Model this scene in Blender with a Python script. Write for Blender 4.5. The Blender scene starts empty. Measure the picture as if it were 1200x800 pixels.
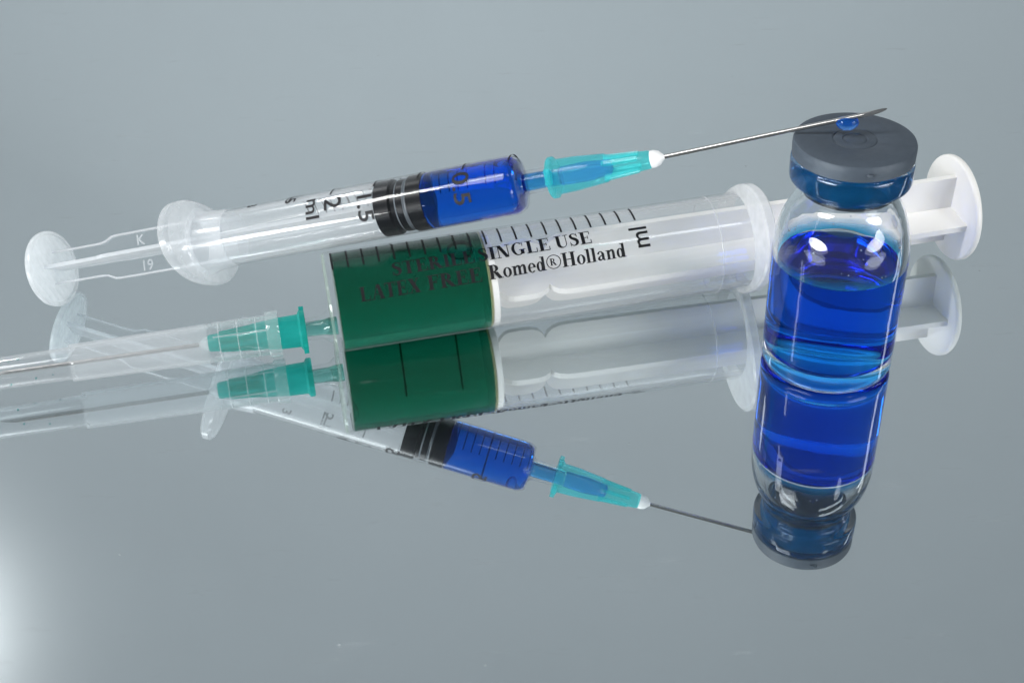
import bpy, bmesh, math, random
import numpy as np
from mathutils import Vector, Matrix

random.seed(7)
S = bpy.context.scene
COL = S.collection
S.unit_settings.system = 'METRIC'
S.unit_settings.scale_length = 0.01          # one unit is a centimetre
S.unit_settings.length_unit = 'CENTIMETERS'

# ------------------------------------------------------------------ camera
F_PX, PITCH, ROLL, DIST = 1534.52, math.radians(35.836), math.radians(-2.171), 23.444
cd = bpy.data.cameras.new('camera')
cam = bpy.data.objects.new('camera', cd)
COL.objects.link(cam)
fw = Vector((0, math.cos(PITCH), -math.sin(PITCH)))
rt = Vector((1, 0, 0)); up = rt.cross(fw)
c_, s_ = math.cos(ROLL), math.sin(ROLL)
rt, up = c_ * rt + s_ * up, -s_ * rt + c_ * up
m = Matrix.Identity(4)
for i in range(3):
    m[i][0], m[i][1], m[i][2] = rt[i], up[i], -fw[i]
m.translation = Vector((0, -DIST * math.cos(PITCH), DIST * math.sin(PITCH)))
cam.matrix_world = m
cd.sensor_width = 36.0
cd.sensor_fit = 'HORIZONTAL'
cd.lens = F_PX / 1200 * 36
cd.clip_start = 0.5
cd.clip_end = 1000
cd.dof.use_dof = True
cd.dof.focus_distance = 23.0
cd.dof.aperture_fstop = 22.0 * 0.01 * 100 / 1.0
S.camera = cam

# ------------------------------------------------------------------ world, lamps, exposure
W = bpy.data.worlds.new('World'); S.world = W
W.use_nodes = True
bg = W.node_tree.nodes['Background']
bg.inputs['Color'].default_value = (0.86, 0.96, 1.0, 1)
bg.inputs['Strength'].default_value = 0.11


def area(name, loc, target, sx, sy, power, color=(1, 1, 1), shape='RECTANGLE', spread=None):
    l = bpy.data.lights.new(name, 'AREA')
    l.shape = shape; l.size = sx; l.size_y = sy
    l.energy = power; l.color = color
    if spread:
        l.spread = math.radians(spread)
    o = bpy.data.objects.new(name, l); COL.objects.link(o)
    o.location = loc
    d = Vector(target) - Vector(loc)
    o.rotation_euler = d.to_track_quat('-Z', 'Y').to_euler()
    return o


area('key_lamp', (-33, -10, 40), (-2, 0.5, 2.5), 9, 9, 10000, (1.0, 0.99, 0.975))
area('high_front_fill', (-45, -32, 92), (1, 0, 1), 40, 30, 24000)  # added fill from above for faces turned to the camera
area('left_low_fill', (-58, -44, 8.5), (1, 0, 1.5), 50, 14, 6200, shape='ELLIPSE', spread=62)  # added low fill, brightens front faces and plunger underside via the mirror
area('right_low_fill', (50, -46, 8.5), (2, 0, 1.5), 40, 14, 2400, shape='ELLIPSE', spread=62)  # weaker added fill from the right, also kept low
area('left_strip_light', (-64, -18, 36), (3, 0, 1), 4, 30, 2600)
area('right_strip_light', (46, 6, 24), (3, 0, 2), 4, 30, 1300)
area('front_right_fill', (27, -25, 34), (3, 0, 2), 6, 6, 2600, shape='DISK')  # small added fill, set to the right to keep streaks off the large barrel
area('left_back_lamp', (-38.0, 39, 48), (-7, -6, 0), 6, 6, 6000, shape='DISK')
area('wall_wash_left', (-50, -25, 105), (-40, 62, 36), 50, 12, 17500, (0.925, 0.965, 1.0))  # added out of view, there only to brighten the backdrop
area('wall_wash_right', (50, -25, 105), (42, 62, 42), 50, 12, 19000, (0.925, 0.965, 1.0))  # second added lamp for the backdrop, likewise unseen

S.view_settings.view_transform = 'Standard'
S.view_settings.look = 'None'
S.view_settings.exposure = 0
S.view_settings.gamma = 1
S.render.engine = 'CYCLES'
cy = S.cycles
cy.max_bounces = 28; cy.transmission_bounces = 24; cy.glossy_bounces = 14
cy.transparent_max_bounces = 40; cy.diffuse_bounces = 4
cy.caustics_reflective = True; cy.caustics_refractive = True
cy.blur_glossy = 0.3
cy.sample_clamp_indirect = 3
cy.use_denoising = True
try:
    cy.denoiser = 'OPENIMAGEDENOISE'
except Exception:
    pass

# ------------------------------------------------------------------ materials


def newmat(name):
    m = bpy.data.materials.new(name); m.use_nodes = True
    nt = m.node_tree; nt.nodes.clear()
    out = nt.nodes.new('ShaderNodeOutputMaterial')
    return m, nt, out


def N(nt, typ, **kw):
    n = nt.nodes.new(typ)
    for k, v in kw.items():
        if k in n.inputs.keys():
            n.inputs[k].default_value = v
        else:
            setattr(n, k, v)
    return n


def math_(nt, op, a, b=None):
    n = nt.nodes.new('ShaderNodeMath'); n.operation = op
    for i, v in enumerate((a, b)):
        if v is None:
            continue
        if isinstance(v, (int, float)):
            n.inputs[i].default_value = v
        else:
            nt.links.new(v, n.inputs[i])
    return n.outputs[0]


def mixs(nt, fac, a, b):
    n = nt.nodes.new('ShaderNodeMixShader')
    if isinstance(fac, (int, float)):
        n.inputs[0].default_value = fac
    else:
        nt.links.new(fac, n.inputs[0])
    nt.links.new(a, n.inputs[1]); nt.links.new(b, n.inputs[2])
    return n.outputs[0]


def rgba(c):
    return (c[0], c[1], c[2], 1)


def plastic(name, tint=(0.993, 0.997, 1), milk=0.1, milk_col=(0.85, 0.88, 0.9), edge=0.75, rough=0.08, trans=0.5, spec=0.028, edge_milk=0.25, scale=3.0, stretch=(0.35, 1.6, 1.6), bump=0.06):
    """thin moulded plastic wall: clear part, milky part, glossy skin"""
    m, nt, out = newmat(name)
    tr = N(nt, 'ShaderNodeBsdfTransparent', Color=rgba(tint))
    di = N(nt, 'ShaderNodeBsdfDiffuse', Color=rgba(milk_col))
    tl = N(nt, 'ShaderNodeBsdfTranslucent', Color=rgba(milk_col))
    mk = mixs(nt, trans, di.outputs[0], tl.outputs[0])
    lw = N(nt, 'ShaderNodeLayerWeight', Blend=0.5)
    fac = lw.outputs['Facing']
    tc = N(nt, 'ShaderNodeTexCoord')
    mp = N(nt, 'ShaderNodeMapping'); mp.inputs['Scale'].default_value = stretch
    nt.links.new(tc.outputs['Object'], mp.inputs[0])
    no = N(nt, 'ShaderNodeTexNoise', Scale=scale, Detail=4.0)
    nt.links.new(mp.outputs[0], no.inputs['Vector'])
    var = math_(nt, 'ADD', math_(nt, 'MULTIPLY', no.outputs['Fac'], 0.5), 0.75)
    mf = math_(nt, 'ADD', math_(nt, 'MULTIPLY', math_(nt, 'POWER', fac, 2.5), edge_milk), milk)
    mf = math_(nt, 'MINIMUM', math_(nt, 'MULTIPLY', mf, var), 1.0)
    body = mixs(nt, mf, tr.outputs[0], mk)
    gl = N(nt, 'ShaderNodeBsdfGlossy', Roughness=rough)
    bp = N(nt, 'ShaderNodeBump', Strength=bump, Distance=0.05)
    nt.links.new(no.outputs['Fac'], bp.inputs['Height'])
    nt.links.new(bp.outputs[0], gl.inputs['Normal'])
    gf = math_(nt, 'ADD', math_(nt, 'MULTIPLY', math_(nt, 'POWER', fac, 4.0), edge), spec)
    nt.links.new(mixs(nt, gf, body, gl.outputs[0]), out.inputs['Surface'])
    return m


def liquid(name, absorb_col, dens, ior=1.36, contact_ior=None, turbid=0.0, turbid_col=(0, 0, 0)):
    m, nt, out = newmat(name)
    g = N(nt, 'ShaderNodeBsdfGlass', Roughness=0.0, IOR=ior)
    if contact_ior:
        at = N(nt, 'ShaderNodeAttribute', attribute_name='contact')
        v = math_(nt, 'ADD', math_(nt, 'MULTIPLY', at.outputs['Fac'], contact_ior - ior), ior)
        nt.links.new(v, g.inputs['IOR'])
    va = N(nt, 'ShaderNodeVolumeAbsorption', Color=rgba(absorb_col), Density=dens)
    sh = g.outputs[0]
    if turbid:
        di = N(nt, 'ShaderNodeBsdfDiffuse', Color=rgba(turbid_col))
        tl = N(nt, 'ShaderNodeBsdfTranslucent', Color=rgba(turbid_col))
        sh = mixs(nt, turbid, sh, mixs(nt, 0.5, di.outputs[0], tl.outputs[0]))
    nt.links.new(sh, out.inputs['Surface'])
    nt.links.new(va.outputs[0], out.inputs['Volume'])
    return m


def principled(name, col, rough, metal=0.0, spec=0.5, noise=0.0, nscale=8.0, bump=0.0, sss=0.0, coat=0.0):
    m, nt, out = newmat(name)
    p = N(nt, 'ShaderNodeBsdfPrincipled')
    p.inputs['Base Color'].default_value = rgba(col)
    p.inputs['Roughness'].default_value = rough
    p.inputs['Metallic'].default_value = metal
    p.inputs['Specular IOR Level'].default_value = spec
    p.inputs['Coat Weight'].default_value = coat
    if sss:
        p.inputs['Subsurface Weight'].default_value = sss
        p.inputs['Subsurface Radius'].default_value = (0.2, 0.2, 0.2)
    if noise or bump:
        tc = N(nt, 'ShaderNodeTexCoord')
        no = N(nt, 'ShaderNodeTexNoise', Scale=nscale, Detail=6.0)
        nt.links.new(tc.outputs['Object'], no.inputs['Vector'])
        if noise:
            mx = N(nt, 'ShaderNodeMix', data_type='RGBA')
            mx.inputs[6].default_value = rgba([max(0, c * (1 - noise)) for c in col])
            mx.inputs[7].default_value = rgba([min(1, c * (1 + noise)) for c in col])
            nt.links.new(no.outputs['Fac'], mx.inputs[0])
            nt.links.new(mx.outputs[2], p.inputs['Base Color'])
        if bump:
            bp = N(nt, 'ShaderNodeBump', Strength=bump, Distance=0.02)
            nt.links.new(no.outputs['Fac'], bp.inputs['Height'])
            nt.links.new(bp.outputs[0], p.inputs['Normal'])
    nt.links.new(p.outputs[0], out.inputs['Surface'])
    return m


def mirror_mat():
    m, nt, out = newmat('mirror_silver')
    g0 = N(nt, 'ShaderNodeBsdfGlossy', Color=(0.725, 0.785, 0.805, 1), Roughness=0.0)
    g1 = N(nt, 'ShaderNodeBsdfGlossy', Color=(0.725, 0.785, 0.805, 1), Roughness=0.21)
    du = N(nt, 'ShaderNodeBsdfDiffuse', Color=(0.62, 0.66, 0.68, 1))
    tc = N(nt, 'ShaderNodeTexCoord')
    # fine dust and a few wiped smears
    n1 = N(nt, 'ShaderNodeTexNoise', Scale=0.35, Detail=5.0, Roughness=0.6)
    nt.links.new(tc.outputs['Object'], n1.inputs['Vector'])
    v = N(nt, 'ShaderNodeTexVoronoi', Scale=1.6, Randomness=1.0)
    nt.links.new(tc.outputs['Object'], v.inputs['Vector'])
    sp = math_(nt, 'LESS_THAN', v.outputs['Distance'], 0.035)
    wn = N(nt, 'ShaderNodeTexNoise', Scale=0.9, Detail=2.0)
    nt.links.new(tc.outputs['Object'], wn.inputs['Vector'])
    sp = math_(nt, 'MULTIPLY', sp, math_(nt, 'GREATER_THAN', wn.outputs['Fac'], 0.56))
    haze = math_(nt, 'ADD', math_(nt, 'MULTIPLY', n1.outputs['Fac'], 0.06), 0.06)
    a = mixs(nt, haze, g0.outputs[0], g1.outputs[0])
    ms = N(nt, 'ShaderNodeMapping'); ms.inputs['Scale'].default_value = (0.5, 2.2, 1); ms.inputs['Rotation'].default_value = (0, 0, 0.9)
    nt.links.new(tc.outputs['Object'], ms.inputs[0])
    n3 = N(nt, 'ShaderNodeTexNoise', Scale=1.1, Detail=8.0, Roughness=0.75)
    nt.links.new(ms.outputs[0], n3.inputs['Vector'])
    sm = math_(nt, 'MULTIPLY', math_(nt, 'MAXIMUM', math_(nt, 'SUBTRACT', n3.outputs['Fac'], 0.60), 0.0), 0.9)
    dust = math_(nt, 'ADD', math_(nt, 'ADD', math_(nt, 'MULTIPLY', sp, 0.22), sm), 0.004)
    nt.links.new(mixs(nt, dust, a, du.outputs[0]), out.inputs['Surface'])
    return m


M = {}
M['mirror'] = mirror_mat()
M['wall'] = principled('grey_paper', (0.70, 0.732, 0.757), 0.9, noise=0.04, nscale=0.06, spec=0.1)
M['clear'] = plastic('clear_plastic', milk=0.003, edge_milk=0.3, rough=0.05, stretch=(0.05, 3, 3), bump=0.02)
M['dry_wall'] = plastic('dry_inner_wall', milk=0.22, edge_milk=0.25, rough=0.15, stretch=(0.04, 5, 5), bump=0.02, milk_col=(0.96, 0.97, 0.98))
M['wet_wall'] = plastic('wet_inner_wall', milk=0.0, edge_milk=0.0, rough=0.3, spec=0.0, edge=0.0)
M['clear_rod'] = plastic('clear_rod_plastic', milk=0.012, spec=0.015, edge_milk=0.8, rough=0.12)
M['frost'] = plastic('frosted_plastic', milk=0.32, edge_milk=0.45, rough=0.16, milk_col=(0.92, 0.94, 0.96), bump=0.02)
M['bell'] = plastic('finger_flange_plastic', milk=0.20, edge_milk=0.55, rough=0.14, milk_col=(0.93, 0.95, 0.97), bump=0.02)
M['disc'] = plastic('moulded_disc_plastic', milk=0.46, edge_milk=0.45, trans=0.6, rough=0.16, milk_col=(0.9, 0.93, 0.95), bump=0.02)
M['cap'] = plastic('sheath_plastic', milk=0.15, spec=0.05, edge_milk=0.55, rough=0.06, milk_col=(0.9, 0.93, 0.95), stretch=(0.1, 2, 2), bump=0.01)
M['cap_tip'] = plastic('sheath_tip_plastic', milk=0.06, spec=0.05, edge_milk=0.55, rough=0.06, milk_col=(0.9, 0.93, 0.95), stretch=(0.1, 2, 2), bump=0.01)
M['barrel_large'] = plastic('cloudy_barrel_plastic', milk=0.003, edge=0.4, edge_milk=0.12, rough=0.07, stretch=(0.1, 2, 2), bump=0.02)
M['rim_large'] = plastic('cloudy_flange_plastic', milk=0.44, edge_milk=0.3, rough=0.15, milk_col=(0.94, 0.95, 0.96), bump=0.02)
M['blue'] = liquid('blue_dye_water', (0.0, 0.765, 0.985), 8.5, turbid=0.12, turbid_col=(0.0, 0.16, 0.7))
M['blue_core'] = liquid('blue_dye_thin', (0.03, 0.40, 0.97), 4.0, turbid=0.2, turbid_col=(0.01, 0.15, 0.85))
M['vial_blue'] = liquid('blue_dye_vial', (0.0, 0.74, 0.98), 4.4, 1.34, 1.34 / 1.5, turbid=0.05, turbid_col=(0.0, 0.13, 0.6))
M['green'] = liquid('green_dye_water', (0.0, 0.785, 0.69), 4.6, turbid=0.04, turbid_col=(0.0, 0.25, 0.17))
M['ink'] = principled('black_ink', (0.008, 0.008, 0.010), 0.5, spec=0.25)
M['rubber'] = principled('black_rubber', (0.006, 0.007, 0.009), 0.3, spec=0.22, bump=0.05)
M['stopper'] = principled('grey_rubber', (0.055, 0.071, 0.092), 0.55, spec=0.35, noise=0.12, nscale=9, bump=0.25)
M['steel'] = principled('needle_steel', (0.66, 0.64, 0.62), 0.26, metal=1.0)
M['white'] = principled('white_plastic', (0.85, 0.84, 0.815), 0.35, sss=0.15, bump=0.03, nscale=3)
M['glue'] = principled('white_glue', (0.85, 0.86, 0.86), 0.4, sss=0.2)
M['teal_green'] = plastic('green_turquoise_plastic', tint=(0.20, 0.86, 0.79), milk=0.42, milk_col=(0.04, 0.58, 0.54), edge_milk=0.3, edge=0.5, rough=0.14)
M['teal'] = plastic('turquoise_plastic', tint=(0.50, 0.97, 0.97), milk=0.24, milk_col=(0.16, 0.80, 0.82), edge_milk=0.3, edge=0.5, rough=0.14)
M['front_wall'] = plastic('front_wall_plastic', tint=(0.92, 0.97, 0.93), milk=0.2, milk_col=(0.72, 0.82, 0.74), edge_milk=0.3)
M['yellow'] = plastic('yellowed_ring_plastic', tint=(0.95, 0.9, 0.6), milk=0.4, milk_col=(0.75, 0.72, 0.5))


def glass_mat():
    m, nt, out = newmat('vial_glass')
    g = N(nt, 'ShaderNodeBsdfGlass', Roughness=0.0, IOR=1.5, Color=(0.985, 0.995, 1, 1))
    tc = N(nt, 'ShaderNodeTexCoord')
    no = N(nt, 'ShaderNodeTexNoise', Scale=1.3, Detail=2.0)
    nt.links.new(tc.outputs['Object'], no.inputs['Vector'])
    bp = N(nt, 'ShaderNodeBump', Strength=0.10, Distance=0.06)
    nt.links.new(no.outputs['Fac'], bp.inputs['Height'])
    nt.links.new(bp.outputs[0], g.inputs['Normal'])
    nt.links.new(g.outputs[0], out.inputs['Surface'])
    return m


M['glass'] = glass_mat()


def drop_mat(name, col, dens):
    return liquid(name, col, dens, 1.34, turbid=0.3, turbid_col=(0.0, 0.18, 0.75))


M['drop'] = drop_mat('blue_dye_drop', (0.0, 0.55, 0.97), 7.0)
M['green_drop'] = principled('green_dye_drop', (0.02, 0.22, 0.22), 0.1)


def bubble_mat():
    m, nt, out = newmat('air_in_liquid')
    g = N(nt, 'ShaderNodeBsdfGlass', Roughness=0.0, IOR=1 / 1.2)
    nt.links.new(g.outputs[0], out.inputs['Surface'])
    return m


M['air'] = bubble_mat()

# ------------------------------------------------------------------ helpers
WM = {}


def mesh(name, verts, faces, smooth=True, sharp=38):
    me = bpy.data.meshes.new(name)
    me.from_pydata([tuple(v) for v in verts], [], faces)
    me.update()
    if smooth:
        for p in me.polygons:
            p.use_smooth = True
        me.set_sharp_from_angle(angle=math.radians(sharp))
    return me


def link(name, me, mat, parent=None, world=None):
    o = bpy.data.objects.new(name, me)
    COL.objects.link(o)
    if mat is not None:
        me.materials.append(mat)
    pw = WM.get(parent.name, Matrix.Identity(4)) if parent else Matrix.Identity(4)
    if parent:
        o.parent = parent
    w = world if world is not None else pw
    o.matrix_local = pw.inverted() @ w
    WM[o.name] = w.copy()
    return o


def thing(name, world, label, cat, group=None):
    o = bpy.data.objects.new(name, None)
    COL.objects.link(o)
    o.empty_display_size = 0.3
    o.matrix_world = world
    WM[o.name] = world.copy()
    o['label'] = label; o['category'] = cat
    if group:
        o['group'] = group
    return o


def set_faces(o, mats, fn):
    for mm in mats:
        o.data.materials.append(mm)
    for p in o.data.polygons:
        p.material_index = fn(p)


def lathe_data(prof, n=72, axis='x', closed=False):
    V, Fc = [], []
    k = len(prof)
    for (s, r) in prof:
        for j in range(n):
            t = 2 * math.pi * j / n
            a, b = r * math.cos(t), r * math.sin(t)
            V.append((s, a, b) if axis == 'x' else (a, b, s))
    for i in range(k if closed else k - 1):
        i2 = (i + 1) % k
        for j in range(n):
            j2 = (j + 1) % n
            Fc.append((i * n + j, i * n + j2, i2 * n + j2, i2 * n + j))
    return V, Fc


def lathe(name, prof, n=72, axis='x', closed=False, sharp=38):
    V, Fc = lathe_data(prof, n, axis, closed)
    return mesh(name, V, Fc, sharp=sharp)


E0 = 0.0006


def solid(prof):
    """profile made into a closed body of revolution"""
    p = list(prof)
    if p[0][1] > E0:
        p = [(p[0][0], E0)] + p
    if p[-1][1] > E0:
        p = p + [(p[-1][0], E0)]
    return p


def join(parts):
    V, Fc = [], []
    for v, f in parts:
        o = len(V)
        V += list(v)
        Fc += [tuple(i + o for i in q) for q in f]
    return V, Fc


def boxd(x0, x1, y0, y1, z0, z1):
    V = [(x0, y0, z0), (x1, y0, z0), (x1, y1, z0), (x0, y1, z0), (x0, y0, z1), (x1, y0, z1), (x1, y1, z1), (x0, y1, z1)]
    Fc = [(0, 3, 2, 1), (4, 5, 6, 7), (0, 1, 5, 4), (1, 2, 6, 5), (2, 3, 7, 6), (3, 0, 4, 7)]
    return V, Fc


def frame(origin, ax):
    x = Vector(ax).normalized()
    y = Vector((0, 0, 1)).cross(x).normalized()
    z = x.cross(y)
    m = Matrix.Identity(4)
    for i in range(3):
        m[i][0], m[i][1], m[i][2] = x[i], y[i], z[i]
    m.translation = Vector(origin)
    return m


def on_cyl(s, phi, R):
    """phi in degrees from the top towards the camera"""
    t = math.radians(phi)
    return (s, -R * math.sin(t), R * math.cos(t))


def roty(vs, deg):
    """turn points about the local x axis (towards the camera)"""
    t = math.radians(deg)
    c, s = math.cos(t), math.sin(t)
    # phi grows from +z to -y
    return [(x, y * c - z * s, y * s + z * c) for x, y, z in vs]


# ------------------------------------------------------------------ lettering
def poly_text_sans(txt, size):
    cu = bpy.data.curves.new('letters', 'FONT')
    cu.body = txt; cu.size = size; cu.resolution_u = 4
    cu.offset = 0.012 * size
    ob = bpy.data.objects.new('letters', cu)
    COL.objects.link(ob)
    dg = bpy.context.evaluated_depsgraph_get()
    me = bpy.data.meshes.new_from_object(ob.evaluated_get(dg))
    vs = [tuple(v.co)[:2] for v in me.vertices]
    fs = [tuple(p.vertices) for p in me.polygons]
    bpy.data.objects.remove(ob); bpy.data.curves.remove(cu); bpy.data.meshes.remove(me)
    return vs, fs


def rect(x0, y0, x1, y1):
    return ('p', [(x0, y0), (x1, y0), (x1, y1), (x0, y1)])


def para(xa, ya, xb, yb, w):
    return ('p', [(xa, ya), (xa + w, ya), (xb + w, yb), (xb, yb)])


def ring_(cx, cy, rx, ry, ix, iy, a0=0, a1=360, n=28, icx=None):
    out = []
    ic = cx if icx is None else icx
    for i in range(n):
        t0 = math.radians(a0 + (a1 - a0) * i / n); t1 = math.radians(a0 + (a1 - a0) * (i + 1) / n)
        out.append(('p', [(cx + rx * math.cos(t0), cy + ry * math.sin(t0)), (cx + rx * math.cos(t1), cy + ry * math.sin(t1)),
                          (ic + ix * math.cos(t1), cy + iy * math.sin(t1)), (ic + ix * math.cos(t0), cy + iy * math.sin(t0))]))
    return out


def brush(pts, ws, sub=5):
    P = np.array(pts, float); Wd = np.array(ws, float)
    out = []; n = len(P)
    def cr(a, b, c, d, t):
        return 0.5 * (2 * b + (c - a) * t + (2 * a - 5 * b + 4 * c - d) * t * t + (3 * b - a - 3 * c + d) * t ** 3)
    C, WW = [], []
    for i in range(n - 1):
        a = P[max(i - 1, 0)]; b = P[i]; c = P[i + 1]; d = P[min(i + 2, n - 1)]
        for k in range(sub):
            t = k / sub
            C.append(cr(a, b, c, d, t)); WW.append(Wd[i] * (1 - t) + Wd[i + 1] * t)
    C.append(P[-1]); WW.append(Wd[-1])
    C = np.array(C); T = np.gradient(C, axis=0); T /= np.linalg.norm(T, axis=1)[:, None] + 1e-9
    Nn = np.stack([-T[:, 1], T[:, 0]], 1)
    A = C + Nn * np.array(WW)[:, None] / 2; B = C - Nn * np.array(WW)[:, None] / 2
    for i in range(len(C) - 1):
        out.append(('p', [tuple(A[i]), tuple(A[i + 1]), tuple(B[i + 1]), tuple(B[i])]))
    return out


def stem(x, t=.2, h=1.0, top=True, e=.09):
    o = [rect(x, 0, x + t, h), rect(x - e, 0, x + t + e, .055)]
    if top:
        o.append(rect(x - e, h - .055, x + t + e, h))
    return o


def glyphs():
    G = {}
    G['S'] = (.62, brush([(.50, .70), (.47, .86), (.34, .965), (.20, .93), (.14, .78), (.22, .62), (.36, .51), (.46, .37), (.45, .17), (.31, .035), (.16, .08), (.08, .28)],
                         [.03, .06, .07, .10, .17, .20, .22, .20, .16, .08, .06, .03]) + [rect(.475, .68, .51, 1.0), rect(.06, 0, .095, .33)])
    G['T'] = (.74, stem(.26, top=False) + [rect(.02, .93, .70, 1), rect(.02, .72, .06, 1), rect(.66, .72, .70, 1)])
    G['E'] = (.72, stem(.1) + [rect(.1, .935, .63, 1), rect(.585, .72, .63, 1), rect(.3, .47, .5, .535), rect(.465, .37, .505, .64), rect(.1, 0, .67, .065), rect(.62, 0, .67, .3)])
    G['F'] = (.67, stem(.1) + [rect(.1, .935, .63, 1), rect(.585, .70, .63, 1), rect(.3, .47, .5, .535), rect(.465, .37, .505, .64)])
    R = stem(.1) + ring_(.3, .735, .31, .265, .13, .2, -90, 90, 14) + [para(.30, .48, .57, 0, .24), rect(.56, 0, .86, .055), rect(.2, .94, .32, 1), rect(.2, .47, .42, .53)]
    G['R'] = (.84, R)
    G['I'] = (.42, stem(.11))
    G['L'] = (.70, stem(.1) + [rect(.1, 0, .64, .065), rect(.59, 0, .64, .34)])
    G['X'] = (.80, [para(.06, 1, .48, 0, .25), para(.60, 1, .10, 0, .07), rect(0, .945, .38, 1), rect(.5, .945, .76, 1), rect(0, 0, .27, .055), rect(.41, 0, .79, .055)])
    G['A'] = (.84, [para(.37, 1, .10, 0, .06), para(.34, 1, .56, 0, .23), rect(.2, .3, .6, .36), rect(0, 0, .26, .055), rect(.48, 0, .85, .055)])
    G['N'] = (.86, [rect(.13, 0, .18, 1), rect(.66, 0, .71, 1), para(.08, 1, .50, 0, .22), rect(0, .945, .28, 1), rect(.03, 0, .28, .055), rect(.55, .945, .82, 1)])
    G['G'] = (.86, ring_(.42, .5, .38, .515, .20, .45, 48, 318, 26) + [rect(.66, .66, .70, 1.0), rect(.54, .06, .74, .42), rect(.46, .37, .82, .425)])
    G['U'] = (.82, [rect(.1, .3, .3, 1), rect(.01, .945, .40, 1), rect(.63, .3, .68, 1), rect(.53, .945, .79, 1)] + ring_(.39, .31, .29, .325, .165, .25, 180, 360, 16, icx=.465))
    G['H'] = (.90, stem(.1) + stem(.58) + [rect(.3, .47, .58, .535)])
    G['o'] = (.56, ring_(.28, .33, .26, .345, .10, .285))
    G['e'] = (.52, ring_(.26, .33, .24, .345, .09, .285, 0, 318, 24) + [rect(.12, .33, .49, .385)])
    G['d'] = (.62, ring_(.24, .33, .22, .345, .07, .275) + [rect(.36, 0, .52, 1), rect(.27, .945, .52, 1), rect(.36, 0, .60, .055)])
    G['l'] = (.34, [rect(.08, 0, .25, 1), rect(0, .945, .22, 1), rect(0, 0, .33, .055)])
    def arch(x):
        return brush([(x + .06, .50), (x + .16, .62), (x + .27, .60), (x + .30, .44)], [.05, .11, .15, .16])
    def leg(x):
        return [rect(x, 0, x + .16, .5), rect(x - .06, 0, x + .22, .055)]
    first = [rect(.08, 0, .24, .66), rect(.01, .605, .2, .66), rect(.02, 0, .30, .055)]
    G['n'] = (.64, first + leg(.38) + arch(.16))
    G['m'] = (.94, first + leg(.38) + leg(.68) + arch(.16) + arch(.46))
    G['a'] = (.56, [rect(.30, .08, .46, .5)] + brush([(.09, .48), (.15, .62), (.29, .64), (.38, .48)], [.14, .07, .07, .16]) +
              brush([(.36, .40), (.18, .30), (.12, .17), (.19, .06), (.34, .12)], [.05, .09, .16, .11, .05]) + brush([(.38, .12), (.44, .035), (.53, .08)], [.14, .07, .03]))
    rr = ring_(.46, .5, .45, .50, .39, .44)
    for _, q in R:
        rr.append(('p', [(.22 + .5 * x, .25 + .5 * y) for x, y in q]))
    G['®'] = (.94, rr)
    G[' '] = (.28, [])
    return G


GL = glyphs()


def poly_text_serif(txt, cap, width=None):
    vs, fs = [], []
    x = 0.0
    for ch in txt:
        w, prims = GL[ch]
        for pr in prims:
            o = len(vs)
            vs += [((x + px) * cap, py * cap) for px, py in pr[1]]
            fs.append(tuple(range(o, o + len(pr[1]))))
        x += w
    k = (width / (x * cap)) if width else 1
    return [(a * k, b) for a, b in vs], fs


def slice_text(vs, fs, axis, step):
    """cut flat letters across the curved direction so that they can bend"""
    bm = bmesh.new()
    bv = [bm.verts.new((a, b, 0)) for a, b in vs]
    for f in fs:
        try:
            bm.faces.new([bv[i] for i in f])
        except ValueError:
            pass
    lo = min(v[axis] for v in vs); hi = max(v[axis] for v in vs)
    nrm = (1, 0, 0) if axis == 0 else (0, 1, 0)
    q = lo + step
    while q < hi:
        bmesh.ops.bisect_plane(bm, geom=bm.verts[:] + bm.edges[:] + bm.faces[:], plane_co=[q * nrm[0], q * nrm[1], 0], plane_no=nrm)
        q += step
    bm.verts.index_update()
    V = [(v.co.x, v.co.y) for v in bm.verts]
    Fc = [tuple(v.index for v in f.verts) for f in bm.faces]
    bm.free()
    return V, Fc


# ================================================================== setting
V, Fc = boxd(-110, 110, -60, 62, -0.5, 0.0)
o = link('mirror_tabletop', mesh('mirror_tabletop', V, Fc, smooth=False), M['mirror'])
o['kind'] = 'structure'
V, Fc = boxd(-160, 160, 62.5, 64, -30, 150)
o = link('backdrop', mesh('backdrop', V, Fc, smooth=False), M['wall'])
o['kind'] = 'structure'

# ================================================================== shared needle hub
STEP = 'needles'


def hub_mesh(flange_r=0.345):
    body = lathe_data(solid([(0, .20), (0, flange_r - .02), (.02, flange_r), (.09, flange_r), (.115, flange_r - .03), (.13, .292), (.45, .282), (.62, .265), (.95, .235),
                             (1.0, .20), (1.30, .172), (1.52, .160), (1.66, .150), (1.70, .135)]), 56)
    fins = []
    for k in range(4):
        v, f = boxd(.92, 1.50, -.028, .028, .12, .225)
        v = [(x, y, z - (.045 if x > 1.2 and z > .2 else 0)) for x, y, z in v]
        fins.append((roty(v, 40 + 90 * k), f))
    lugs = []
    for k in range(2):
        v, f = boxd(.003, .088, -.13, .13, .2, flange_r + .045)
        lugs.append((roty(v, 60 + 180 * k), f))
    return join([body] + fins + lugs)


def needle_mesh(length, r=0.038, bevel=0.42):
    n = 20; V = []; Fc = []
    for s, q in ((0, 0), (length * .5, 0), (length, 1)):
        for j in range(n):
            t = 2 * math.pi * j / n
            V.append((s - (bevel * (1 + math.cos(t)) / 2 if q else 0), -r * math.sin(t), r * math.cos(t)))
    for i in range(2):
        for j in range(n):
            Fc.append((i * n + j, i * n + (j + 1) % n, (i + 1) * n + (j + 1) % n, (i + 1) * n + j))
    Fc = [tuple(reversed(f)) for f in Fc]
    Fc.append(tuple(range(2 * n, 3 * n)))
    return V, Fc


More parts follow.
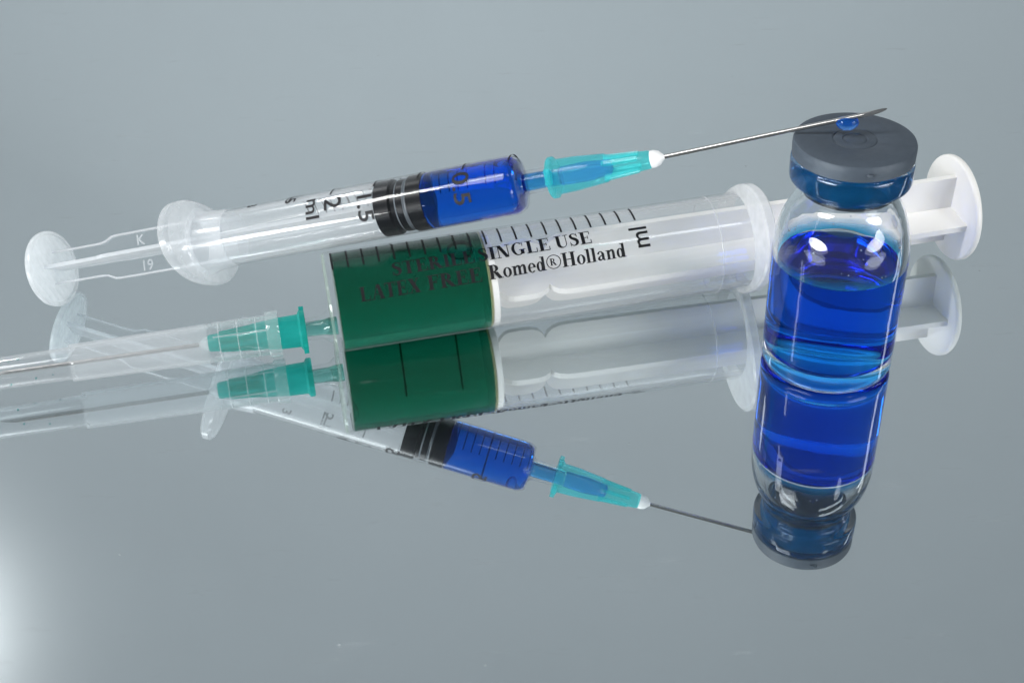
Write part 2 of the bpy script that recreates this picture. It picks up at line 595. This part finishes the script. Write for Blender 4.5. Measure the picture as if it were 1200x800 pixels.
# ================================================================== small syringe with blue liquid
A0 = Vector((0.7895, 0.0123, 3.2785)); D0 = Vector((0.94483, -0.18650, 0.26201)).normalized()
wm = frame(A0, D0)
sy = thing('syringe', wm, 'thin clear syringe of blue liquid leaning on the other syringe, needle raised over the vial', 'syringe', 'plastic syringes')
R1, I1 = 0.497, 0.472
barrel = link('barrel', lathe('barrel', [(-6.77, I1), (-6.77, .492), (-6.75, R1), (-.72, R1), (-.66, .485), (-.56, .43), (-.54, .26), (-.50, .215), (-.44, .20), (.12, .185),
                                         (.12, .13), (-.54, .14), (-.60, .38), (-.72, I1), (-3.08, I1)], 96, closed=True, sharp=50), M['clear'], sy)
set_faces(barrel, (M['dry_wall'], M['wet_wall']), lambda p: 0 if math.hypot(p.center[1], p.center[2]) > I1 + .012 or p.center[0] > -.73 and p.index < 96 * 10 else (2 if p.center[0] > -3.1 else 1))
# oval finger flange, wings towards the camera and away, with the root of the barrel thickened


def oval_flange(half_long, half_short, hole, s0, s1, rim, min_r, turn, n=72, pw=1.0):
    out = []
    for i in range(n):
        t = 2 * math.pi * i / n
        a, b = math.cos(t), math.sin(t)
        u_ = half_long * abs(a) ** pw * (1 if a > 0 else -1)
        w_ = half_short * abs(b) ** pw * (1 if b > 0 else -1)
        r_ = math.hypot(u_, w_)
        if r_ < min_r:
            u_, w_ = u_ / r_ * min_r, w_ / r_ * min_r
        out.append((u_, w_))
    ri = [(hole * math.cos(2 * math.pi * i / n), hole * math.sin(2 * math.pi * i / n)) for i in range(n)]
    V = []
    k_ = 1 - rim / half_long
    for s, src, k in ((s0, ri, 1), (s0, out, k_), (s0 + rim * .8, out, 1), (s1 - rim * .8, out, 1), (s1, out, k_), (s1, ri, 1)):
        V += [(s, b * k, a * k) for a, b in src]
    Fc = []
    for i in range(6):
        i2 = (i + 1) % 6
        for j in range(n):
            j2 = (j + 1) % n
            Fc.append((i * n + j, i2 * n + j, i2 * n + j2, i * n + j2))
    return roty(V, turn), Fc


fl = link('flange', mesh('flange', *oval_flange(1.24, .74, I1, -6.80, -6.59, .06, .70, 48, pw=.92)), M['bell'], sy)
link('flange_root', lathe('flange_root', [(-6.60, .64), (-6.57, .60), (-6.50, .565), (-6.38, .54), (-6.05, .515), (-5.98, .503), (-5.98, .50), (-6.60, .50)], 80, closed=True), M['bell'], fl, wm)
# liquid
link('liquid', lathe('liquid', solid([(-2.19, .30), (-2.19, I1 + .004), (-.74, I1 + .004), (-.66, .455), (-.585, .40), (-.565, .24), (-.52, .145), (.11, .135)]), 96, sharp=50), M['blue'], sy)
link('air_bubble', lathe('air_bubble', [(-.95 + .17 * (1 - math.cos(math.pi * i / 10)) * .5 * 1.2, max(E0, .085 * math.sin(math.pi * i / 10))) for i in range(11)], 20),
     M['air'], sy, wm @ Matrix.Translation(on_cyl(0, -12, .37)))
# seal
seal = link('plunger_seal', lathe('plunger_seal', solid([(-3.06, .40), (-3.06, I1 + .006), (-2.80, I1 + .006), (-2.77, .43), (-2.70, .425), (-2.67, .445), (-2.55, .445), (-2.52, .425), (-2.50, .43),
                                                         (-2.47, I1 + .006), (-2.205, I1 + .006), (-2.20, .40), (-2.06, .10)]), 80, sharp=25), M['rubber'], sy)
M['groove_sheen'] = principled('painted_groove_sheen', (0.13, 0.15, 0.17), 0.35, bump=0.05)  # lighter grey paints barrel highlights onto the seal's middle ring
set_faces(seal, (M['groove_sheen'],), lambda p: 1 if -2.72 < p.center[0] < -2.49 and abs(p.center[0] + 2.61) > .03 else 0)
# plunger: thumb disc and crossed ribs
PT = wm @ Matrix.Rotation(math.radians(-0.55), 4, 'Z')
plunger = link('plunger_rod', None or mesh('plunger_rod', *join([
    (roty(v, -36), f) for v, f in (
        (lambda prof: (sum([[(s, -.028, h), (s, .028, h)] for s, h in prof], []) + sum([[(s, -.028, -h), (s, .028, -h)] for s, h in prof], []),
                       sum([[(2 * i, 2 * i + 2, 2 * i + 3, 2 * i + 1),
                             (2 * (i + len(prof)), 2 * (i + len(prof)) + 1, 2 * (i + len(prof)) + 3, 2 * (i + len(prof)) + 2),
                             (2 * i, 2 * (i + len(prof)), 2 * (i + len(prof)) + 2, 2 * i + 2),
                             (2 * i + 1, 2 * i + 3, 2 * (i + len(prof)) + 3, 2 * (i + len(prof)) + 1)] for i in range(len(prof) - 1)], [])))
        ([(-9.9, .30), (-8.83, .303), (-8.70, .32), (-8.55, .39), (-8.45, .40), (-3.2, .41), (-3.07, .30)]),
    )] + [(roty(v, 54), f) for v, f in (
        (lambda prof: (sum([[(s, -.028, h), (s, .028, h)] for s, h in prof], []) + sum([[(s, -.028, -h), (s, .028, -h)] for s, h in prof], []),
                       sum([[(2 * i, 2 * i + 2, 2 * i + 3, 2 * i + 1),
                             (2 * (i + len(prof)), 2 * (i + len(prof)) + 1, 2 * (i + len(prof)) + 3, 2 * (i + len(prof)) + 2),
                             (2 * i, 2 * (i + len(prof)), 2 * (i + len(prof)) + 2, 2 * i + 2),
                             (2 * i + 1, 2 * i + 3, 2 * (i + len(prof)) + 3, 2 * (i + len(prof)) + 1)] for i in range(len(prof) - 1)], [])))
        ([(-9.9, .30), (-8.85, .305), (-8.45, .395), (-3.2, .41), (-3.07, .30)]),
    )]), smooth=False), M['clear_rod'], sy, PT)
eb = []  # frosted beads added to draw the bright edge lines of the clear ribs
prof_ = [(-9.87, .30), (-8.83, .303), (-8.70, .32), (-8.55, .39), (-8.45, .40), (-3.3, .41)]
for dg in (-36, 144, 54, 234):
    for (sa, ha), (sb, hb) in zip(prof_[:-1], prof_[1:]):
        v, f = boxd(0, 1, -.033, .033, -.022, .012)
        v = [(sa + (sb - sa) * x, y, z + ha + (hb - ha) * x) for x, y, z in v]
        eb.append((roty(v, dg), f))
link('rod_edge', mesh('rod_edge', *join(eb), smooth=False), M['frost'], plunger, PT)
disc = link('thumb_disc', lathe('thumb_disc', solid([(-10.0, .66), (-9.985, .70), (-9.95, .715), (-9.90, .715), (-9.87, .70), (-9.865, .655), (-9.90, .64)]), 72), M['disc'], sy, PT)
ribs = []
for k in range(-4, 5):
    h = math.sqrt(max(0.02, .62 ** 2 - (k * .13) ** 2))
    v, f = boxd(-9.905, -9.895, k * .13 - .018, k * .13 + .018, -h, h)
    ribs.append((roty(v, -36 + 45), f))
V, Fc = join(ribs)
link('disc_rib', mesh('disc_rib', V, Fc, smooth=False), M['disc'], disc, PT)
# embossed marks on the rib that faces the camera: K and 19
for txt, s0, off in (('K', -8.02, .14), ('19', -7.98, -.34)):
    vs, fs = poly_text_sans(txt, .27)
    t = math.radians(54)
    nrm = (0, -math.sin(t), math.cos(t)); tang = (0, math.cos(t), math.sin(t))
    ev = [(s0 + a, nrm[1] * .034 + tang[1] * (b + off), nrm[2] * .034 + tang[2] * (b + off)) for a, b in vs]
    link('embossed_mark', mesh('embossed_mark', ev, fs, smooth=False), M['disc'], plunger, PT)

# printed scale
RP = R1 + .003


def tick(s, w, p0, p1, R, parent, world):
    n = max(3, int(abs(p1 - p0) / 5))
    v, f = [], []
    for i in range(n + 1):
        ph = p0 + (p1 - p0) * i / n
        v.append(on_cyl(s - w / 2, ph, R)); v.append(on_cyl(s + w / 2, ph, R))
    for i in range(n):
        f.append((2 * i, 2 * i + 1, 2 * i + 3, 2 * i + 2))
    link('scale_tick', mesh('scale_tick', v, f, smooth=False), M['ink'], parent, world)


for k in range(0, 26):
    s0 = -.63 - .1618 * k
    if k % 5 == 0:
        tick(s0, .032, 9, -95, RP, barrel, wm)
    else:
        tick(s0, .022, -46, -112, RP, barrel, wm)


def add_around(txt, size, sbase, phi0, sx=1.0):
    """reads round the barrel towards the camera, letter tops to the needle"""
    vs, fs = poly_text_sans(txt, size)
    vs, fs = slice_text(vs, fs, 0, .03)
    v = [on_cyl(sbase + b, phi0 + math.degrees(a * sx / RP), RP) for a, b in vs]
    link('printed_number', mesh('printed_number', v, fs, smooth=False), M['ink'], barrel, wm)


add_around('0.5', .41, -1.60, 16, 1.22)
add_around('1.5', .39, -3.33, 17, 1.22)
add_around('2', .45, -3.95, 18, 1.1)
add_around('ml', .36, -4.30, 10, 1.22)
add_around('2.5', .29, -4.75, -42, 1.35)
add_around('3', .26, -5.54, -20, 1.2)

# needle
hv, hf = hub_mesh()
HT = wm @ Matrix.Translation((-.06, 0, 0))
hub = link('needle_hub', mesh('needle_hub', hv, hf), M['teal'], sy, HT)
link('liquid_core', lathe('liquid_core', solid([(.20, .155), (.62, .165), (1.02, .125), (1.06, .06)]), 32), M['blue_core'], hub, HT)
link('glue_bead', lathe('glue_bead', solid([(1.70, .14), (1.76, .143), (1.84, .115), (1.90, .05), (1.93, .03)]), 28), M['glue'], hub, HT)
B0 = A0 + D0 * 1.7527
T0 = Vector((5.8747, -0.8331, 4.6931))
NT = frame(B0, T0 - B0)
nv, nf = needle_mesh((T0 - B0).length)
ndl = link('needle', mesh('needle', [p for p in roty(nv, 95)], nf, sharp=40), M['steel'], sy, NT)

# blue drop hanging on the needle
dp = T0 + (B0 - T0).normalized() * .60
prof = [(-.145, E0), (-.14, .05), (-.115, .105), (-.07, .142), (-.02, .158), (.03, .14), (.055, .09), (.07, .04), (.075, E0)]
V, Fc = lathe_data(prof, 40, axis='z')
V = [(x * 1.12, y * .8, z) for x, y, z in V]
o = link('droplet', mesh('droplet', V, Fc), M['drop'], None, frame(dp + Vector((0, 0, -.05)), Vector((T0.x - B0.x, T0.y - B0.y, 0))))
o['label'] = 'blue droplet hanging under the raised needle above the grey stopper'
o['category'] = 'droplet'

# ================================================================== large syringe with green liquid
L0 = Vector((-3.03, 0.10593, 0.92492)); LX = Vector((0.983004, 0.182876, 0.016101)).normalized()
lm = frame(L0, LX)
ly = thing('syringe', lm, 'thick syringe with white plunger, green liquid and black lettering, lying on the mirror', 'syringe', 'plastic syringes')
R2, I2 = .888, .858
bl = link('barrel', lathe('barrel', [(-.17, E0), (-.17, .83), (-.158, .865), (-.12, R2), (7.42, R2), (7.42, I2), (2.62, I2), (-.02, I2), (-.022, E0)], 112, sharp=30), M['barrel_large'], ly)
set_faces(bl, (M['dry_wall'], M['wet_wall'], M['front_wall']), lambda p: 3 if p.center[0] < -.02 else (0 if math.hypot(p.center[1], p.center[2]) > I2 + .005 else (1 if p.center[0] > 2.62 else 2)))
link('barrel_ring', lathe('barrel_ring', [(6.775, R2 - .004), (6.785, R2 + .005), (6.795, R2 + .005), (6.805, R2 - .004)], 96), M['bell'], bl)
link('liquid', lathe('liquid', solid([(-.012, .82), (-.005, I2 + .004), (2.585, I2 + .004)]), 112, sharp=30), M['green'], ly)
link('seal_ring', lathe('seal_ring', [(2.587, .80), (2.587, I2 - .002), (2.63, I2 - .002), (2.63, .80)], 96, closed=True), M['yellow'], ly)
# oval finger flange, wings turned towards the camera and away from it
link('flange', mesh('flange', *oval_flange(1.55, .98, I2, 7.38, 7.58, .05, .955, 50, pw=.90)), M['rim_large'], ly)

# white plunger
def rib_profile():
    pr = [(2.74, .44), (2.80, .47), (2.86, .58), (2.93, .66), (3.02, .70), (3.25, .715), (3.45, .70), (3.57, .66), (3.66, .58), (3.705, .48),
          (3.75, .58), (3.84, .665), (3.96, .71), (4.15, .725), (6.0, .725), (11.55, .70)]
    return pr


def rib(prof, th):
    V = []; Fc = []
    n = len(prof)
    for s, h in prof:
        V += [(s, -th, h), (s, th, h), (s, -th, -h), (s, th, -h)]
    for i in range(n - 1):
        a, b = 4 * i, 4 * i + 4
        Fc += [(a, b, b + 1, a + 1), (a + 2, a + 3, b + 3, b + 2), (a, a + 2, b + 2, b), (a + 1, b + 1, b + 3, a + 3)]
    Fc += [(0, 1, 3, 2), (4 * n - 4, 4 * n - 2, 4 * n - 1, 4 * n - 3)]
    return V, Fc


ra = rib(rib_profile(), .055)
rb = rib(rib_profile(), .055)
pl = link('plunger_rod', mesh('plunger_rod', *join([(roty(ra[0], 4), ra[1]), (roty(rb[0], 94), rb[1])]), smooth=False), M['white'], ly)
link('plunger_head', lathe('plunger_head', solid([(2.632, .80), (2.64, .85), (2.74, .852), (2.755, .83)]), 96), M['white'], ly)
link('thumb_disc', lathe('thumb_disc', solid([(11.52, .96), (11.535, .985), (11.56, .998), (11.62, .998), (11.65, .98), (11.66, .95)]), 96), M['white'], ly)
# nozzle, hub, cap and needle on the off-centre outlet
NZ = Vector((-3.00681, -0.01871, 0.52056)) + Vector((0, 0, 0.0))
nx = Vector((-0.98313, -0.18290, 0.0)).normalized()
nm_ = frame(NZ, nx)
link('nozzle', lathe('nozzle', [(.10, .30), (.20, .30), (.25, .26), (.30, .225), (.35, .205), (.72, .19), (.72, .13), (.10, .13)], 48, closed=True), M['barrel_large'], ly, nm_)
link('nozzle_liquid', lathe('nozzle_liquid', solid([(.06, .16), (.20, .155), (.30, .135), (.70, .125)]), 40), M['green'], ly, nm_)
HT2 = nm_ @ Matrix.Translation((.61, 0, 0))
hv, hf = hub_mesh(.355)
hub2 = link('needle_hub', mesh('needle_hub', hv, hf), M['teal_green'], ly, HT2)
link('glue_bead', lathe('glue_bead', solid([(1.70, .12), (1.74, .12), (1.80, .085), (1.86, .04)]), 28), M['frost'], hub2, HT2)
nv, nf = needle_mesh(3.6)
link('needle', mesh('needle', nv, nf, sharp=40), M['steel'], ly, nm_ @ Matrix.Translation((2.45, 0, 0)))
cp = link('needle_cap', lathe('needle_cap', [(1.07, .325), (1.07, .405), (1.09, .412), (1.26, .408), (1.28, .40), (1.285, .352), (2.3, .346), (4.62, .322), (4.625, .282), (6.70, .262), (6.78, .24), (6.80, .15), (6.80, E0),
                                             (6.75, E0), (6.75, .15), (6.70, .235), (4.6, .262), (4.55, .295), (2.3, .318), (1.3, .325)], 72, closed=True, sharp=30), M['cap'], ly, nm_)
set_faces(cp, (M['cap_tip'],), lambda p: 1 if (p.center[0] > 4.61 or 1.30 < p.center[0] < 2.0) else 0)
cr = []
for s in (1.46, 1.78, 2.10):
    cr.append(lathe_data([(s - .012, .345), (s, .362), (s + .012, .345)], 48))
for k in range(6):
    v, f = boxd(1.28, 2.2, -.010, .010, .33, .362)
    cr.append((roty(v, 20 + 60 * k), f))
V, Fc = join(cr)
link('grip_ridge', mesh('grip_ridge', V, Fc), M['cap'], cp, nm_)
for s, ph, r in ((5.45, 10, .018), (5.2, 95, .018), (5.62, 110, .018), (5.6, 16, .012), (5.0, 200, .014), (5.45, 230, .016), (5.7, 170, .02)):
    prof = [(-r + 2 * r * i / 6, max(E0, r * math.sin(math.pi * i / 6))) for i in range(7)]
    link('dye_speck', lathe('dye_speck', prof, 10), M['green_drop'], cp, nm_ @ Matrix.Translation((s, .262 * math.sin(math.radians(ph)), .262 * math.cos(math.radians(ph)))))

# bubble in the green liquid
prof = [(-.24 + .48 * (1 - math.cos(math.pi * i / 14)) / 2, max(E0, .21 * math.sin(math.pi * i / 14))) for i in range(15)]
V, Fc = lathe_data(prof, 32)
V = [(x, y, z * .62) for x, y, z in V]
link('air_bubble', mesh('air_bubble', roty(V, 8), Fc), M['air'], ly, lm @ Matrix.Translation(on_cyl(2.22, 8, .71)))

# print on the large barrel
RQ = R2 + .004
for k in range(21):
    s0 = -.007 + .2676 * k
    lo = 18.2 - 1.15 * s0
    tick(s0, .034, lo, -16, RQ, bl, lm)
    if k in (4, 8):
        tick(s0, .036, -88, -42, RQ, bl, lm)


def add_along(txt, cap, s0, s1, phi_base, drift):
    vs, fs = poly_text_serif(txt, cap, s1 - s0)
    vs, fs = slice_text(vs, fs, 1, .05)
    v = []
    for a, b in vs:
        s = s0 + a
        v.append(on_cyl(s, phi_base + drift * s - math.degrees(b / RQ), RQ))
    link('printed_words', mesh('printed_words', v, fs, smooth=False), M['ink'], bl, lm)


add_along('STERILE', .25, .97, 2.42, 38.5, -.95)
add_along('SINGLE', .25, 2.47, 3.76, 38.5, -.95)
add_along('USE', .25, 3.84, 4.50, 38.5, -.95)
add_along('LATEX', .25, .37, 1.42, 61.0, -1.0)
add_along('FREE', .25, 1.53, 2.49, 61.0, -1.0)
add_along('Romed®Holland', .25, 2.60, 5.05, 61.0, -1.05)
vs, fs = poly_text_sans('ml', .46)
vs, fs = slice_text(vs, fs, 0, .05)
link('printed_unit', mesh('printed_unit', [on_cyl(5.49 - b, 49.5 - math.degrees(a * .95 / RQ), RQ) for a, b in vs], fs, smooth=False), M['ink'], bl, lm)

# ================================================================== vial
VX, VY = 5.4291, -0.8563
vm = Matrix.Translation((VX, VY, 0)) @ Matrix.Rotation(.4, 4, 'Z')
vl = thing('vial', vm, 'glass vial half full of deep blue liquid with a grey rubber stopper', 'vial')
LV = 2.10
def arc(cx, cz, r, a0, a1, n):
    return [(cz + r * math.sin(math.radians(a0 + (a1 - a0) * i / n)), cx + r * math.cos(math.radians(a0 + (a1 - a0) * i / n))) for i in range(n + 1)]
outer = [(.07, E0), (.06, .45), (.025, .66), (.003, .80)] + arc(.93, .173, .17, -90, 0, 9)[1:] + [(.8, 1.1), (1.6, 1.1), (2.2, 1.1), (2.4, 1.09), (2.6, 1.062), (2.8, 1.012), (2.98, .94), (3.14, .862),
         (3.26, .81), (3.36, .785), (3.43, .785), (3.48, .805), (3.52, .85), (3.545, .91), (3.575, .945), (3.62, .958), (3.88, .958), (3.94, .945), (3.965, .915), (3.97, .86)]
inn_top = [(3.97, .64), (3.95, .62), (3.4, .62), (3.3, .64), (3.15, .70), (2.98, .80), (2.8, .885), (2.6, .945), (2.4, .982), (2.2, .995), (LV, .995)]
V, Fc = lathe_data(outer + inn_top, 128, axis='z')
link('glass_bottle', mesh('glass_bottle', V, Fc, sharp=60), M['glass'], vl)
lq = [(.36, E0), (.35, .45), (.32, .75)] + arc(.855, .46, .14, -80, 0, 7) + [(.8, .995), (1.5, .995), (LV, .995)]
V1, F1 = lathe_data(lq, 128, axis='z')
n1 = len(F1)
top = [(LV, .995), (LV - .022, .975), (LV - .03, .94), (LV - .03, .5), (LV - .03, E0)]
V2, F2 = lathe_data(top, 128, axis='z')
V, Fc = join([(V1, F1), (V2, F2)])
me = mesh('liquid', V, Fc, sharp=60)
at = me.attributes.new('contact', 'FLOAT', 'FACE')
at.data.foreach_set('value', [1.0 if i < n1 else 0.0 for i in range(len(me.polygons))])
link('liquid', me, M['vial_blue'], vl)
st = link('stopper', lathe('stopper', solid([(3.30, .56), (3.32, .615), (3.972, .622), (3.972, .93), (3.985, .945), (4.10, .948), (4.19, .945), (4.225, .93), (4.24, .90),
                                             (4.236, .36), (4.228, .345), (4.22, .335), (4.228, .325), (4.236, .31), (4.238, .20), (4.228, .19), (4.222, .18), (4.228, .17), (4.236, .155)]),
                           96, axis='z', sharp=35), M['stopper'], vl)
me = st.data
v, f = [], []
nk = lathe_data(solid([(-.03, .04), (.0, .07), (.03, .04)]), 10, axis='z')
link('moulding_nick', mesh('moulding_nick', *nk), M['stopper'], st, Matrix.Translation((VX + .02, VY - .945, 4.10)))
# blue film caught between stopper and lip
M['film'] = liquid('blue_dye_film', (0.0, 0.45, 0.85), 3.0, 1.34, 1.34 / 1.5, turbid=0.5, turbid_col=(0.006, 0.26, 0.62))
V, Fc = lathe_data([(3.40, .6235), (3.42, .72), (3.90, .72), (3.92, .6235)], 96, axis='z', closed=True)
me = mesh('liquid_film', V, Fc)
at = me.attributes.new('contact', 'FLOAT', 'FACE')
at.data.foreach_set('value', [1.0] * len(me.polygons))
link('liquid_film', me, M['film'], vl)
# thin film of dye that clings to the inner wall above the liquid and thins out upwards
zi = [(z, r) for z, r in reversed(inn_top[4:])]
def r_at(z):
    for (z0, r0), (z1, r1) in zip(zi[:-1], zi[1:]):
        if z0 <= z <= z1:
            return r0 + (r1 - r0) * (z - z0) / (z1 - z0)
    return zi[0][1]
def residue_mat():
    m, nt, out = newmat('thin_blue_dye')
    at = N(nt, 'ShaderNodeAttribute', attribute_name='thin')
    mx = N(nt, 'ShaderNodeMix', data_type='RGBA')
    mx.inputs[6].default_value = (0.05, 0.42, 0.86, 1); mx.inputs[7].default_value = (0.96, 0.99, 1.0, 1)
    nt.links.new(at.outputs['Fac'], mx.inputs[0])
    tr = N(nt, 'ShaderNodeBsdfTransparent')
    nt.links.new(mx.outputs[2], tr.inputs[0])
    di = N(nt, 'ShaderNodeBsdfTranslucent', Color=(0.08, 0.60, 0.92, 1))
    f = math_(nt, 'MULTIPLY', math_(nt, 'SUBTRACT', 1.0, at.outputs['Fac']), 0.95)
    nt.links.new(mixs(nt, f, tr.outputs[0], di.outputs[0]), out.inputs['Surface'])
    return m
M['residue'] = residue_mat()
rv, rf, rt_ = [], [], []
na, nz = 96, 6
for i in range(na):
    a = 360 * i / na
    hgt = .27 + .05 * math.sin(math.radians(a) + .4) + .03 * math.sin(math.radians(3 * a)) + .02 * math.sin(math.radians(7 * a + 40))
    for k in range(nz + 1):
        z = LV - .01 + hgt * k / nz
        rr_ = r_at(max(z, LV)) - .004
        t = math.radians(a) - .4
        rv.append((rr_ * math.cos(t), rr_ * math.sin(t), z)); rt_.append((k / nz) ** .8)
for i in range(na):
    for k in range(nz):
        q = i * (nz + 1) + k; q2 = ((i + 1) % na) * (nz + 1) + k
        rf.append((q, q + 1, q2 + 1, q2))
me = mesh('dye_residue', rv, rf)
at = me.attributes.new('thin', 'FLOAT', 'POINT')
at.data.foreach_set('value', rt_)
link('dye_residue', me, M['residue'], vl)
bv, bf = [], []
for i in range(46):
    if i < 30:
        z = random.uniform(LV + .08, LV + .75); rr_ = r_at(z); r = random.uniform(.008, .022)
    else:
        z = random.uniform(3.36, 3.46); rr_ = .60; r = random.uniform(.010, .02)
    t = random.uniform(0, 2 * math.pi)
    v, f = lathe_data([(-r + 2 * r * k / 6, max(E0, r * math.sin(math.pi * k / 6))) for k in range(7)], 8)
    bv.append(([(x + (rr_ - .004) * math.cos(t), y + (rr_ - .004) * math.sin(t), q + z) for x, y, q in v], f))
M['dew'] = principled('dew_beads', (0.55, 0.62, 0.7), 0.03, coat=1.0)
o = link('condensation', mesh('condensation', *join(bv)), M['dew'], vl)
o['kind'] = 'stuff'
